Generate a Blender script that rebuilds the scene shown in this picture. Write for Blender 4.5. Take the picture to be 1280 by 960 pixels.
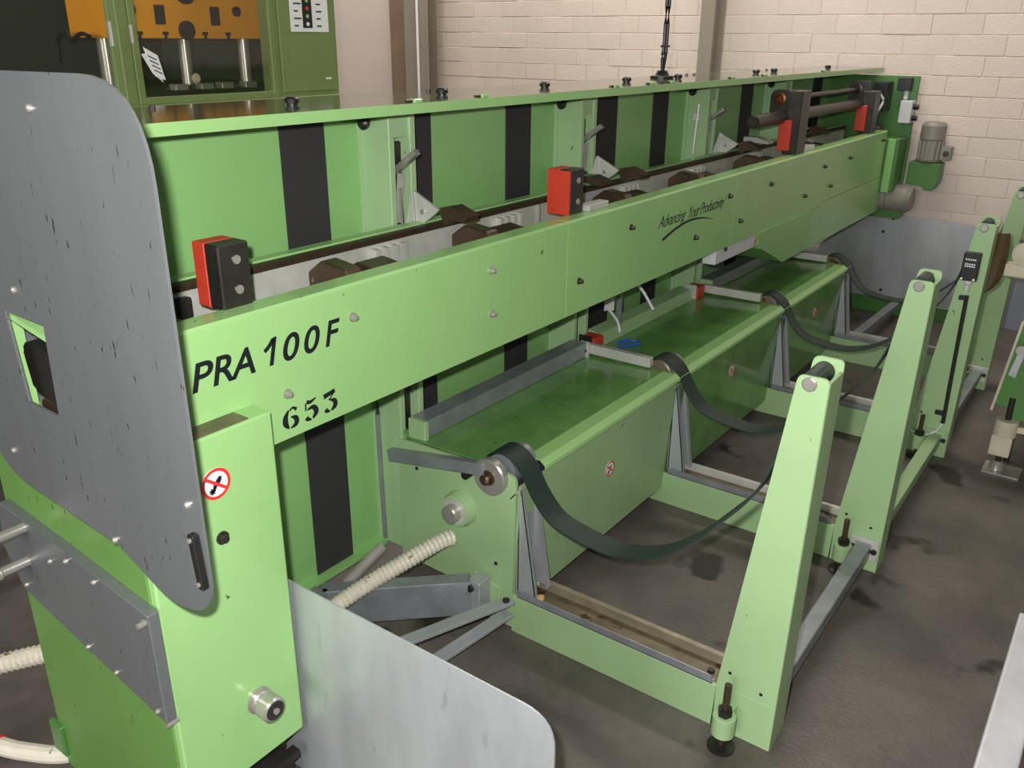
import bpy, bmesh, math, random
from mathutils import Vector, Matrix
random.seed(7)
for o in list(bpy.data.objects): bpy.data.objects.remove(o)
S = bpy.context.scene
COL = S.collection
# ------------------------------------------------------------------ camera
CAM = Vector((0.0, 0.0, 1.70))
RIGHT = Vector((0.58971064, -0.8075676, 0.00871418))
DOWN = Vector((-0.29555073, -0.22583663, -0.92824974))
FWD = Vector((0.7515924, 0.54482326, -0.37185546))
cd = bpy.data.cameras.new('camera'); cam = bpy.data.objects.new('camera', cd); COL.objects.link(cam)
cd.sensor_fit = 'HORIZONTAL'; cd.sensor_width = 36.0; cd.lens = 36.0 * 1080.785 / 1280.0; cd.clip_start = 0.02
m = Matrix.Identity(4)
for i in range(3):
    m[i][0] = RIGHT[i]; m[i][1] = -DOWN[i]; m[i][2] = -FWD[i]; m[i][3] = CAM[i]
cam.matrix_world = m
S.camera = cam
# ------------------------------------------------------------------ light
w = bpy.data.worlds.new('hall_ambient'); S.world = w; w.use_nodes = True
bg = w.node_tree.nodes['Background']; bg.inputs[0].default_value = (1.0, 0.95, 0.90, 1); bg.inputs[1].default_value = 0.14
def area(name, loc, size, power, col, target=None):
    l = bpy.data.lights.new(name, 'AREA'); l.shape = 'RECTANGLE'; l.size, l.size_y = size; l.energy = power; l.color = col
    o = bpy.data.objects.new(name, l); COL.objects.link(o); o.location = loc
    if target: o.rotation_euler = (Vector(target) - Vector(loc)).to_track_quat('-Z', 'Y').to_euler()
    return o
area('assumed_hall_window', (-8.0, 0.8, 3.0), (5.0, 2.6), 430, (1.0, 0.98, 0.965), (4.0, 1.5, 1.2))   # assumed window front, unseen behind the camera, added to light the far wall
area('assumed_ceiling_lamp', (4.8, 3.6, 4.3), (0.4, 6.0), 185, (1.0, 0.91, 0.82))   # assumed strip lamp, unseen overhead, added to brighten the block wall
fl = bpy.data.lights.new('camera_flash', 'POINT'); fl.energy = 200; fl.shadow_soft_size = 0.018; fl.color = (1.0, 0.98, 0.96)
fo = bpy.data.objects.new('camera_flash', fl); COL.objects.link(fo); fo.location = CAM - RIGHT * 0.055 - DOWN * 0.06 + FWD * 0.02
S.view_settings.view_transform = 'Standard'; S.view_settings.look = 'None'
S.view_settings.exposure = 0.0; S.view_settings.gamma = 1.0; S.view_settings.use_curve_mapping = False

# ------------------------------------------------------------------ materials
def lin(c):
    return tuple(((v / 255) / 12.92 if v / 255 <= 0.04045 else ((v / 255 + 0.055) / 1.055) ** 2.4) for v in c)
def mat(name, rgb, rough=0.5, metal=0.0, nscale=0, namt=0.0, rgb2=None, bump=0.0, bscale=200, spots=None, spotscale=60, spotcut=0.7, stretch=(1, 1, 1), rnd=0.0, spec=0.5):
    M = bpy.data.materials.new(name); M.use_nodes = True
    nt = M.node_tree; N = nt.nodes; L = nt.links; b = N['Principled BSDF']
    c = lin(rgb); b.inputs['Base Color'].default_value = (*c, 1)
    b.inputs['Roughness'].default_value = rough; b.inputs['Metallic'].default_value = metal
    b.inputs['Specular IOR Level'].default_value = spec
    tc = N.new('ShaderNodeTexCoord'); mp = N.new('ShaderNodeMapping'); mp.inputs['Scale'].default_value = stretch
    L.new(tc.outputs['Object'], mp.inputs['Vector'])
    out = None
    if nscale:
        n = N.new('ShaderNodeTexNoise'); n.inputs['Scale'].default_value = nscale; n.inputs['Detail'].default_value = 6; n.inputs['Roughness'].default_value = 0.62
        L.new(mp.outputs[0], n.inputs['Vector'])
        r = N.new('ShaderNodeValToRGB'); r.color_ramp.elements[0].position = 0.32; r.color_ramp.elements[1].position = 0.70
        c2 = lin(rgb2) if rgb2 else tuple(v * (1 - namt) for v in c)
        r.color_ramp.elements[0].color = (*c2, 1); r.color_ramp.elements[1].color = (*c, 1)
        L.new(n.outputs['Fac'], r.inputs[0]); out = r.outputs[0]
        rr = N.new('ShaderNodeMapRange'); rr.inputs['To Min'].default_value = max(0.05, rough - 0.03); rr.inputs['To Max'].default_value = min(1, rough + 0.04)
        L.new(n.outputs['Fac'], rr.inputs['Value']); L.new(rr.outputs[0], b.inputs['Roughness'])
    if spots:
        n2 = N.new('ShaderNodeTexNoise'); n2.inputs['Scale'].default_value = spotscale; n2.inputs['Detail'].default_value = 3
        L.new(mp.outputs[0], n2.inputs['Vector'])
        r2 = N.new('ShaderNodeValToRGB'); r2.color_ramp.elements[0].position = spotcut; r2.color_ramp.elements[1].position = spotcut + 0.05
        r2.color_ramp.elements[0].color = (0, 0, 0, 1); r2.color_ramp.elements[1].color = (1, 1, 1, 1)
        L.new(n2.outputs['Fac'], r2.inputs[0])
        mx = N.new('ShaderNodeMix'); mx.data_type = 'RGBA'
        L.new(r2.outputs[0], mx.inputs[0])
        if out: L.new(out, mx.inputs[6])
        else: mx.inputs[6].default_value = (*c, 1)
        mx.inputs[7].default_value = (*lin(spots), 1); out = mx.outputs[2]
    if rnd:
        oi = N.new('ShaderNodeObjectInfo'); hs = N.new('ShaderNodeHueSaturation')
        mr = N.new('ShaderNodeMapRange'); mr.inputs['To Min'].default_value = 1 - rnd; mr.inputs['To Max'].default_value = 1 + rnd
        L.new(oi.outputs['Random'], mr.inputs['Value']); L.new(mr.outputs[0], hs.inputs['Value'])
        if out: L.new(out, hs.inputs['Color'])
        else: hs.inputs['Color'].default_value = (*c, 1)
        out = hs.outputs[0]
    if out: L.new(out, b.inputs['Base Color'])
    if bump:
        n3 = N.new('ShaderNodeTexNoise'); n3.inputs['Scale'].default_value = bscale; n3.inputs['Detail'].default_value = 4
        L.new(tc.outputs['Object'], n3.inputs['Vector'])
        bp = N.new('ShaderNodeBump'); bp.inputs['Strength'].default_value = bump; bp.inputs['Distance'].default_value = 0.01
        L.new(n3.outputs['Fac'], bp.inputs['Height']); L.new(bp.outputs[0], b.inputs['Normal'])
    return M
GREEN = mat('light_green_paint', (158, 205, 131), 0.22, 0, 2.2, 0.10, spots=(70, 92, 52), spotscale=34, spotcut=0.735)
GREENP = mat('light_green_panel', (146, 197, 122), 0.28, 0, 1.6, 0.08)
LID = mat('glossy_green_lid', (84, 98, 66), 0.09, 0, 3, 0.2)  # green darkened and browned to paint in the wall's reflection on the lid top
GREENC = mat('pale_green_column_paint', (168, 201, 150), 0.40, 0, 5, 0.08, spots=(90, 96, 60), spotscale=26, spotcut=0.74)
GREENB = mat('oily_green_sheet', (118, 168, 94), 0.12, 0, 7, 0.35, spots=(38, 48, 28), spotscale=48, spotcut=0.70)
GREENF = mat('pale_green_frame_paint', (162, 194, 142), 0.38, 0, 4, 0.09, spots=(70, 76, 50), spotscale=30, spotcut=0.745)
GREEND = mat('mid_green_paint', (78, 128, 62), 0.38, 0, 4, 0.15)
GREENS = mat('end_face_shaded_green', (104, 148, 74), 0.38, 0, 3, 0.12, spots=(48, 56, 34), spotscale=40, spotcut=0.70, stretch=(1, 1.6, 0.6))  # cabinet green darkened to paint the end face's shade; the spots are grime
RAILZ = mat('bare_galvanised_tube', (204, 204, 208), 0.34, 0.2, 9, 0.22)
GREENX = mat('press_green_paint', (124, 142, 84), 0.5, 0, 4, 0.15, spots=(50, 48, 30), spotscale=30, spotcut=0.73)
DARKG = mat('press_shaded_green', (62, 70, 54), 0.7, 0, 3, 0.3)  # press green darkened in colour for the shade inside the press
BLACKST = mat('black_matte_strip', (52, 50, 52), 0.75, 0, 3, 0.1)
BLACK = mat('black_plastic', (30, 29, 29), 0.4)
INK = mat('black_ink', (18, 24, 30), 0.5)
STEELG = mat('grey_sheet_steel', (122, 126, 127), 0.40, 0.40, 3, 0.13, spots=(66, 62, 60), spotscale=58, spotcut=0.68, stretch=(1, 1.9, 0.5))
ZINC = mat('galvanised_sheet', (186, 190, 193), 0.38, 0.35, 5, 0.22, spots=(160, 166, 168), spotscale=14, spotcut=0.66, stretch=(1, 1.6, 0.5))
ZINCB = mat('galvanised_profile', (158, 164, 168), 0.35, 0.4, 12, 0.3, spots=(84, 74, 56), spotscale=22, spotcut=0.70)
ZINCW = mat('bright_zinc_strip', (214, 214, 206), 0.4, 0.3, 14, 0.2)
RUSTY = mat('oily_channel_steel', (128, 118, 92), 0.4, 0.3, 16, 0.5, spots=(74, 52, 28), spotscale=20, spotcut=0.6)
RUSTW = mat('oil_stained_strip', (168, 158, 134), 0.4, 0.3, 12, 0.35)
STEEL = mat('machined_steel', (186, 182, 174), 0.30, 0.55, 20, 0.2)
DSTEEL = mat('dark_steel', (70, 66, 62), 0.38, 0.6, 14, 0.3)
BROWN = mat('oiled_brown_steel', (92, 74, 58), 0.34, 0.5, 14, 0.35, spots=(150, 130, 105), spotscale=25, spotcut=0.68)
RACK = mat('dark_brown_rail', (62, 48, 34), 0.55, 0.1, 30, 0.4)
RED = mat('red_paint', (206, 66, 44), 0.45, 0, 10, 0.15, spots=(150, 44, 30), spotscale=40, spotcut=0.70)
STRAP = mat('green_black_webbing', (34, 52, 46), 0.5, 0, 60, 0.25, bump=0.15, bscale=300)
WHITE = mat('white_label', (236, 236, 236), 0.5)
SIGNRED = mat('sign_red', (226, 50, 50), 0.5)
PLASTW = mat('light_grey_plastic', (206, 208, 208), 0.45)
MOTOR = mat('grey_motor_paint', (150, 144, 134), 0.5, 0, 8, 0.15)
HOSE = mat('cream_corrugated_hose', (226, 220, 200), 0.5, 0, 30, 0.15, spots=(130, 110, 80), spotscale=40, spotcut=0.66)
HOSEG = mat('grey_hose', (170, 166, 158), 0.5, 0, 14, 0.25)
YELLOW = mat('orange_yellow_paint', (255, 172, 14), 0.42, 0, 5, 0.1)
BEIGE = mat('beige_cast_paint', (206, 198, 172), 0.6, 0, 14, 0.25)
LEATH = mat('brown_leather_strip', (92, 70, 36), 0.6, 0, 10, 0.5, spots=(120, 106, 44), spotscale=14, spotcut=0.62)
BLUE = mat('blue_cable', (40, 96, 190), 0.4)
WOOD = mat('wood_chip', (214, 176, 120), 0.8)
BRONZE = mat('bronze_bush', (112, 66, 42), 0.35, 0.7)
FLOOR = mat('dark_worn_concrete', (112, 105, 99), 0.5, 0, 2.4, 0, rgb2=(74, 68, 63), bump=0.25, bscale=70, spots=(42, 36, 33), spotscale=3.4, spotcut=0.64)
WALLM = mat('cream_painted_block', (226, 212, 200), 0.8, 0, 2.0, 0.09, bump=0.25, bscale=60, spots=(176, 146, 122), spotscale=5, spotcut=0.715, rnd=0.025)
JOINT = mat('cream_mortar', (216, 202, 188), 0.85, 0, 3, 0.1)
DADO = mat('grey_dado_paint', (140, 144, 156), 0.6, 0, 4, 0.1)
WALLS = mat('smooth_cream_wall', (218, 204, 192), 0.8, 0, 3, 0.07)
PIER = mat('brown_concrete', (150, 128, 106), 0.85, 0, 2.5, 0.3)
COLGREY = mat('grey_steel_column_paint', (150, 142, 130), 0.5, 0, 3, 0.1)
def glassmat():
    M = bpy.data.materials.new('dusty_window_pane'); M.use_nodes = True
    nt = M.node_tree; N = nt.nodes; L = nt.links; N.remove(N['Principled BSDF'])
    t = N.new('ShaderNodeBsdfTransparent'); t.inputs[0].default_value = (0.95, 0.95, 0.92, 1)
    g = N.new('ShaderNodeBsdfGlossy'); g.inputs['Roughness'].default_value = 0.08; g.inputs[0].default_value = (0.8, 0.8, 0.8, 1)
    x = N.new('ShaderNodeMixShader'); x.inputs[0].default_value = 0.06
    L.new(t.outputs[0], x.inputs[1]); L.new(g.outputs[0], x.inputs[2]); L.new(x.outputs[0], N['Material Output'].inputs['Surface'])
    return M
GLASS = glassmat()

# ------------------------------------------------------------------ mesh helpers
def bmn(): return bmesh.new()
def box(bm, x0, x1, y0, y1, z0, z1, bev=0.0):
    n = bmesh.new()
    v = [n.verts.new((x, y, z)) for x in (x0, x1) for y in (y0, y1) for z in (z0, z1)]
    for f in ((0, 1, 3, 2), (4, 6, 7, 5), (0, 4, 5, 1), (2, 3, 7, 6), (0, 2, 6, 4), (1, 5, 7, 3)): n.faces.new([v[i] for i in f])
    if bev: bmesh.ops.bevel(n, geom=n.edges[:], offset=bev, segments=1 if bev < 0.004 else 2, affect='EDGES', profile=0.5)
    bmesh.ops.recalc_face_normals(n, faces=n.faces[:])
    merge(bm, n); return bm
def merge(bm, n):
    me = bpy.data.meshes.new('tmp'); n.to_mesh(me); n.free(); bm.from_mesh(me); bpy.data.meshes.remove(me)
AX = {'x': (0, 1, 2), 'y': (1, 0, 2), 'z': (2, 0, 1)}
def prism(bm, pts, axis, a0, a1, bev=0.0):
    n = bmesh.new(); k = AX[axis]
    def P(p, a):
        c = [0, 0, 0]; c[k[0]] = a; c[k[1]] = p[0]; c[k[2]] = p[1]; return c
    A = [n.verts.new(P(p, a0)) for p in pts]; B = [n.verts.new(P(p, a1)) for p in pts]
    n.faces.new(A); n.faces.new(B[::-1])
    for i in range(len(pts)):
        j = (i + 1) % len(pts); n.faces.new((A[i], B[i], B[j], A[j]))
    if bev: bmesh.ops.bevel(n, geom=n.edges[:], offset=bev, segments=1, affect='EDGES', profile=0.5)
    bmesh.ops.recalc_face_normals(n, faces=n.faces[:])
    merge(bm, n); return bm
def rpoly(pts, seg=7):
    out = []; n = len(pts)
    for i in range(n):
        p = pts[i]; r = p[2] if len(p) > 2 else 0
        c = Vector(p[:2])
        if r <= 0: out.append((c.x, c.y)); continue
        a = (Vector(pts[i - 1][:2]) - c).normalized(); b = (Vector(pts[(i + 1) % n][:2]) - c).normalized()
        s, e = c + a * r, c + b * r
        for k in range(seg + 1):
            t = k / seg; q = s * (1 - t) ** 2 + c * 2 * t * (1 - t) + e * t * t
            out.append((q.x, q.y))
    return out
def cyl(bm, p0, p1, r, seg=20, r1=None, caps=True):
    p0, p1 = Vector(p0), Vector(p1); d = p1 - p0; L = d.length
    q = Vector((0, 0, 1)).rotation_difference(d.normalized())
    M = Matrix.Translation((p0 + p1) / 2) @ q.to_matrix().to_4x4()
    bmesh.ops.create_cone(bm, cap_ends=caps, segments=seg, radius1=r, radius2=r if r1 is None else r1, depth=L, matrix=M); return bm
def lathe(bm, p0, d, prof, seg=24):
    """prof: list of (distance along d, radius)"""
    p0, d = Vector(p0), Vector(d).normalized(); q = Vector((0, 0, 1)).rotation_difference(d)
    rings = []
    for t, r in prof:
        rings.append([bm.verts.new(p0 + q @ Vector((r * math.cos(2 * math.pi * k / seg), r * math.sin(2 * math.pi * k / seg), t))) for k in range(seg)])
    for a, b in zip(rings, rings[1:]):
        for k in range(seg): bm.faces.new((a[k], a[(k + 1) % seg], b[(k + 1) % seg], b[k]))
    bm.faces.new(rings[0][::-1]); bm.faces.new(rings[-1]); return bm
def catmull(P, n=8):
    P = [Vector(p) for p in P]; P = [2 * P[0] - P[1]] + P + [2 * P[-1] - P[-2]]; out = []
    for i in range(1, len(P) - 2):
        for k in range(n):
            t = k / n; a, b, c, d = P[i - 1:i + 3]
            out.append(0.5 * ((2 * b) + (c - a) * t + (2 * a - 5 * b + 4 * c - d) * t * t + (3 * b - a - 3 * c + d) * t ** 3))
    out.append(P[-2]); return out
def tube(bm, path, r, seg=10, rib=None):
    path = [Vector(p) for p in path]; rings = []
    up = Vector((0, 0, 1)); s = 0
    for i, p in enumerate(path):
        t = (path[min(i + 1, len(path) - 1)] - path[max(i - 1, 0)]).normalized()
        u = t.cross(up); u = u.normalized() if u.length > 1e-4 else Vector((1, 0, 0)); v = u.cross(t)
        rr = r if rib is None else r * (1.0 if (i % 2) else 1 - rib)
        rings.append([bm.verts.new(p + (u * math.cos(2 * math.pi * k / seg) + v * math.sin(2 * math.pi * k / seg)) * rr) for k in range(seg)])
    for a, b in zip(rings, rings[1:]):
        for k in range(seg): bm.faces.new((a[k], a[(k + 1) % seg], b[(k + 1) % seg], b[k]))
    bm.faces.new(rings[0][::-1]); bm.faces.new(rings[-1]); return bm
def resample(path, step):
    path = [Vector(p) for p in path]; out = [path[0]]; acc = 0
    for a, b in zip(path, path[1:]):
        L = (b - a).length; pos = step - acc
        while pos <= L: out.append(a.lerp(b, pos / L)); pos += step
        acc = (acc + L) % step
    return out
def bar(bm, p0, p1, w, h, bev=0.0):
    """box bar from p0 to p1, width w horizontally, height h"""
    p0, p1 = Vector(p0), Vector(p1); t = (p1 - p0).normalized(); u = t.cross(Vector((0, 0, 1))).normalized(); v = u.cross(t)
    n = bmesh.new(); V = []
    for p in (p0, p1):
        for a, b in ((-1, -1), (1, -1), (1, 1), (-1, 1)): V.append(n.verts.new(p + u * a * w / 2 + v * b * h / 2))
    n.faces.new(V[:4][::-1]); n.faces.new(V[4:])
    for k in range(4): n.faces.new((V[k], V[(k + 1) % 4], V[4 + (k + 1) % 4], V[4 + k]))
    if bev: bmesh.ops.bevel(n, geom=n.edges[:], offset=bev, segments=2, affect='EDGES', profile=0.5)
    bmesh.ops.recalc_face_normals(n, faces=n.faces[:]); merge(bm, n); return bm
def obj(name, bm, mt, parent=None, label=None, cat=None, group=None, kind=None, smooth=False):
    me = bpy.data.meshes.new(name)
    if isinstance(bm, bpy.types.Mesh): me = bm
    else: bm.to_mesh(me); bm.free()
    if not me.materials: me.materials.append(mt)
    if smooth:
        me.polygons.foreach_set('use_smooth', [True] * len(me.polygons))
        try: me.set_sharp_from_angle(angle=math.radians(26))
        except Exception: pass
    o = bpy.data.objects.new(name, me); COL.objects.link(o)
    if parent: attach(o, parent)
    tag(o, label, cat, group, kind); return o
def attach(o, parent):
    o.parent = parent; o.matrix_parent_inverse = Matrix.Translation(-base(parent))
def base(p):
    v = Vector(p.location); 
    return v if p.type == 'EMPTY' else Vector((0, 0, 0))
def tag(o, label=None, cat=None, group=None, kind=None):
    if label: o['label'] = label
    if cat: o['category'] = cat
    if group: o['group'] = group
    if kind: o['kind'] = kind
    return o
def thing(name, loc, label, cat, group=None):
    o = bpy.data.objects.new(name, None); COL.objects.link(o); o.location = loc; o.empty_display_size = 0.1
    return tag(o, label, cat, group)
def text_y(name, body, x, y, z, size, shear, sx, mt, parent, off=0.0, space=1.0, rot=0.0):
    """lettering on a face that looks to -Y"""
    c = bpy.data.curves.new('t', 'FONT'); c.body = body; c.size = size; c.shear = shear; c.offset = off; c.space_character = space; c.extrude = 0.0004
    t = bpy.data.objects.new('t', c); COL.objects.link(t); bpy.context.view_layer.update()
    me = bpy.data.meshes.new_from_object(t.evaluated_get(bpy.context.evaluated_depsgraph_get()))
    bpy.data.objects.remove(t); bpy.data.curves.remove(c)
    M = Matrix.Translation((x, y, z)) @ Matrix.Rotation(math.pi / 2, 4, 'X') @ Matrix.Rotation(rot, 4, 'Z') @ Matrix.Diagonal((sx, 1, 1, 1))
    me.transform(M); me.name = name
    me.materials.clear()
    return obj(name, me, mt, parent)
def stroke(bm, pts, y, th=0.0008, n=6):
    """variable width painted stroke on a face that looks to -Y; pts (x, z, width)"""
    P = catmull([(p[0], p[1], p[2]) for p in pts], n); L = []; R_ = []
    for i, p in enumerate(P):
        t = (P[min(i + 1, len(P) - 1)] - P[max(i - 1, 0)]); t = Vector((t.x, t.y)).normalized() if Vector((t.x, t.y)).length > 1e-7 else Vector((1, 0))
        nrm = Vector((-t.y, t.x)) * p.z / 2
        L.append((p.x + nrm.x, p.y + nrm.y)); R_.append((p.x - nrm.x, p.y - nrm.y))
    for y_ in (y,):
        a = [bm.verts.new((q[0], y_ - th, q[1])) for q in L]; b = [bm.verts.new((q[0], y_ - th, q[1])) for q in R_]
        for i in range(len(a) - 1):
            try: bm.faces.new((a[i], a[i + 1], b[i + 1], b[i]))
            except ValueError: pass
    return bm
def sticker(parent, x, y, z, r):
    s = obj('warning_sticker', cyl(bmn(), (x, y, z), (x, y - 0.001, z), r, 28), WHITE, parent, label='round red and white no-reaching-in warning sticker')
    b = bmn(); n = 28
    ri = r * 0.8
    for k in range(n):
        a0, a1 = 2 * math.pi * k / n, 2 * math.pi * (k + 1) / n
        v = [b.verts.new((x + q * math.cos(a), y - 0.0018, z + q * math.sin(a))) for q, a in ((r, a0), (r, a1), (ri, a1), (ri, a0))]
        b.faces.new(v)
    obj('red_ring', b, SIGNRED, s)
    b = bmn(); stroke(b, [(x - r * .2, z - r * .45, r * .16), (x - r * .05, z - r * .1, r * .3), (x + r * .2, z + r * .15, r * .34), (x + r * .35, z + r * .38, r * .2)], y - 0.0006)
    for k in range(7):
        a = 2 * math.pi * k / 7; cx, cz = x - r * .3, z - r * .42
        stroke(b, [(cx, cz, r * .1), (cx + r * .22 * math.cos(a), cz + r * .22 * math.sin(a), r * .12)], y - 0.0006, n=1)
    obj('gear_and_hand_symbol', b, INK, s)
    b = bmn(); stroke(b, [(x - r * .66, z + r * .52, r * .2), (x + r * .66, z - r * .52, r * .2)], y - 0.0014, n=1)
    obj('red_bar', b, SIGNRED, s)
    return s

# ================================================================== SETTING
obj('floor', box(bmn(), -3.0, 6.12, -4.0, 8.0, -0.1, 0.0), FLOOR, kind='structure')
WX = 6.12
wall = obj('wall_back', box(bmn(), WX, WX + 0.3, -4.0, 5.62, 0.0, 3.6), JOINT, kind='structure')
BH, BL = 0.1165, 0.288
def brickmesh():
    b = bmn(); box(b, -0.0025, 0.012, 0.003, BL - 0.003, 0.0025, BH - 0.0025, 0.002)
    me = bpy.data.meshes.new('brick'); b.to_mesh(me); b.free(); me.materials.append(WALLM); return me
bmesh_shared = brickmesh()
rest = bmn(); cnt = 0
Z0 = 0.34
for r in range(28):
    z = Z0 + r * BH
    off = (0.5 * BL if r % 2 else 0) + random.uniform(-0.03, 0.03)
    k = 0; y = -3.9 + off
    while y + BL < 5.61:
        vis = (1.42 < z < 2.06 and y > -0.5) or (z <= 1.42 and 0.1 < y < 1.75)
        if vis and cnt < 298:
            o = bpy.data.objects.new('brick', bmesh_shared); COL.objects.link(o)
            o.location = (WX + random.uniform(-0.0015, 0.0015), y, z); o.parent = wall; cnt += 1
            o.rotation_euler = (0, 0, random.uniform(-0.004, 0.004))
        else:
            box(rest, WX - 0.004, WX + 0.012, y + 0.004, y + BL - 0.004, z + 0.0035, z + BH - 0.0035)
        y += BL
obj('outer_bricks', rest, WALLM, wall, kind='stuff')
obj('grey_dado', box(bmn(), WX - 0.012, WX, -4.0, 5.62, 0.0, 0.335, 0.002), DADO, wall)
obj('wall_left', box(bmn(), WX, WX + 0.3, 5.62, 9.0, 0.0, 3.6), WALLS, kind='structure')
obj('trim_1', box(bmn(), WX - 0.09, WX, 5.44, 5.74, 0.0, 3.6, 0.004), PIER, kind='structure')
def hcol(yc, wd, x0, x1, label, pipe):
    t = thing('steel_column', ((x0 + x1) / 2, yc, 0), label, 'column', 'steel columns along the back wall')
    f = 0.012
    obj('flange', box(bmn(), x0, x0 + f, yc - wd / 2, yc + wd / 2, 0, 3.6, 0.002), COLGREY, t)
    obj('flange', box(bmn(), x1 - f, x1, yc - wd / 2, yc + wd / 2, 0, 3.6, 0.002), COLGREY, t)
    obj('web', box(bmn(), x0 + f, x1 - f, yc - 0.005, yc + 0.005, 0, 3.6), COLGREY, t)
    if pipe: obj('conduit', cyl(bmn(), (x0 - 0.012, yc - 0.03, 0), (x0 - 0.012, yc - 0.03, 3.6), 0.011, 10), WHITE, t, label='white conduit', smooth=True)
    return t
hcol(5.30, 0.26, 5.88, 6.02, 'grey steel column with white conduit beside the brown concrete pier', True)
hcol(2.685, 0.10, 5.92, 6.10, 'slim grey steel column rising behind the middle of the green lid', False)

# ================================================================== BAR FEEDER
X = [1.78, 2.78, 3.88, 4.87]
F = thing('bar_feeder', (3.3, 1.5, 0), 'long light green bar feeding machine with slanted posts and sling straps', 'machine')
# ---- rear panel
for i, (a, b) in enumerate(((0.80, 1.78), (1.89, 2.78), (2.89, 3.88), (3.99, 4.87), (4.98, 5.94))):
    p = obj('rear_panel', box(bmn(), a, b, 1.83, 1.85, 0.12, 1.522, 0.002), GREENP, F)
    obj('bottom_lip', box(bmn(), a, b, 1.80, 1.83, 0.12, 0.132), GREENP, p)
for a, b in ((1.497, 1.648), (1.94, 2.082), (2.472, 2.619), (3.0, 3.235), (3.549, 3.693), (4.06, 4.20), (4.536, 4.69), (5.10, 5.25), (5.67, 5.84)):
    obj('black_strip', box(bmn(), a, b, 1.826, 1.83, 0.135, 1.52), BLACKST, F, label='matte black vertical strip')
obj('vertical_conduit', tube(bmn(), catmull([(1.755, 1.79, 0.95), (1.755, 1.79, 0.5), (1.757, 1.785, 0.16)], 4), 0.008, 8), ZINCB, F, smooth=True)
# ---- lid in three sections
for i, (a, b) in enumerate(((0.80, 1.808), (1.812, 3.60), (3.604, 4.6), (4.604, 6.08))):
    l = obj('lid_section', prism(bmn(), [(1.53, 1.522), (1.53, 1.546), (1.90, 1.546), (1.90, 1.522), (1.895, 1.522), (1.895, 1.541), (1.535, 1.541), (1.535, 1.522)], 'x', a, b), LID, F)
    obj('lid_lip', box(bmn(), a, b, 1.527, 1.530, 1.521, 1.546), GREEN, l)
    for xk in [q for q in (1.44, 1.99, 2.515, 3.07, 3.51, 4.375, 4.62, 5.5) if a < q < b]:
        obj('lid_knob', lathe(bmn(), (xk, 1.70, 1.546), (0, 0, 1), [(0, .013), (.004, .013), (.005, .017), (.014, .018), (.019, .012)], 14), BLACK, l, smooth=True)
    for xh in [q for q in (1.69, 1.965, 2.69, 2.95, 3.11, 3.68, 4.05, 4.9) if a < q < b]:
        h = bmn(); box(h, xh - .008, xh + .022, 1.526, 1.545, 1.546, 1.556, .002)
        hh = obj('hinge', h, GREEN, l)
        cyl(h2 := bmn(), (xh - .03, 1.536, 1.551), (xh - .006, 1.536, 1.551), .004, 8); obj('hinge_pin', h2, BROWN, l)
    for xs in (a + .28, a + .36): obj('lid_screw', cyl(bmn(), (xs, 1.84, 1.546), (xs, 1.84, 1.553), .007, 8), DSTEEL, l)
# ---- columns with slots, levers and loading wedges
for i, x in enumerate(X):
    c = bmn()
    box(c, x, x + 0.022, 1.715, 1.83, 0.13, 1.522, 0.002); box(c, x + 0.085, x + 0.108, 1.715, 1.83, 0.13, 1.522, 0.002); box(c, x + 0.022, x + 0.085, 1.80, 1.83, 0.13, 1.522)
    box(c, x + .022, x + .085, 1.722, 1.80, 1.44, 1.522); 
    cobj = obj('slotted_column', c, GREENC, F)
    obj('column_flange', box(bmn(), x - 0.006, x, 1.815, 1.83, 0.13, 1.522), GREENC, cobj)
    obj('column_knob', lathe(bmn(), (x, 1.792, 1.478), (-1, 0, 0), [(0, .009), (.008, .009), (.010, .017), (.022, .019), (.03, .012)], 14), BLACK, cobj, smooth=True)
    obj('chain_and_slot_shade', box(bmn(), x + .026, x + .080, 1.745, 1.775, 0.3, 1.425, .004), DSTEEL, cobj)  # dark mechanism, widened so its colour stands for the shadow in the slot
    t = bmn(); bar(t, (x + .045, 1.735, 1.20), (x + .055, 1.728, 1.34), .008, .02); bar(t, (x + .06, 1.73, 1.17), (x + .045, 1.722, 1.30), .006, .012)
    obj('push_rod', t, STEEL, cobj)
    obj('lever', bar(bmn(), (x + .05, 1.752, 1.338), (x + .05, 1.658, 1.405), .022, .017, .002), STEEL, cobj)
    if i < 3 or True:
        wd = bmn(); prism(wd, [(1.664, 1.300), (1.658, 1.21), (1.63, 1.212), (1.590, 1.240), (1.572, 1.256)], 'x', x + .036, x + .044)
        prism(wd, [(1.664, 1.300), (1.656, 1.19), (1.694, 1.19)], 'x', x + .028, x + .034)
        wo = obj('loading_wedge', wd, ZINCW, F)
        obj('wedge_slide', prism(bmn(), [(1.580, 1.260), (1.54, 1.268), (1.478, 1.246), (1.484, 1.230), (1.53, 1.230), (1.562, 1.212)], 'x', x + .045, x + .10), BROWN, wo)
        obj('wedge_bolt', cyl(bmn(), (x + .031, 1.63, 1.245), (x + .036, 1.63, 1.245), .007, 8), STEEL, wo)
for x in (2.66,):
    b = bmn(); prism(b, [(1.66, 1.228), (1.66, 1.245), (1.60, 1.25), (1.55, 1.235), (1.55, 1.22)], 'x', x, x + .07); obj('rest_wedge', b, BROWN, F)
b = bmn(); prism(b, [(1.70, 1.228), (1.70, 1.25), (1.63, 1.25), (1.57, 1.232), (1.57, 1.222)], 'x', 4.30, 4.37); obj('rest_wedge', b, ZINCW, F)
b = bmn(); cyl(b, (3.872, 1.772, 1.20), (3.872, 1.76, 1.425), .006, 8); ro = obj('latch_rod', b, ZINCW, F, smooth=True)
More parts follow.
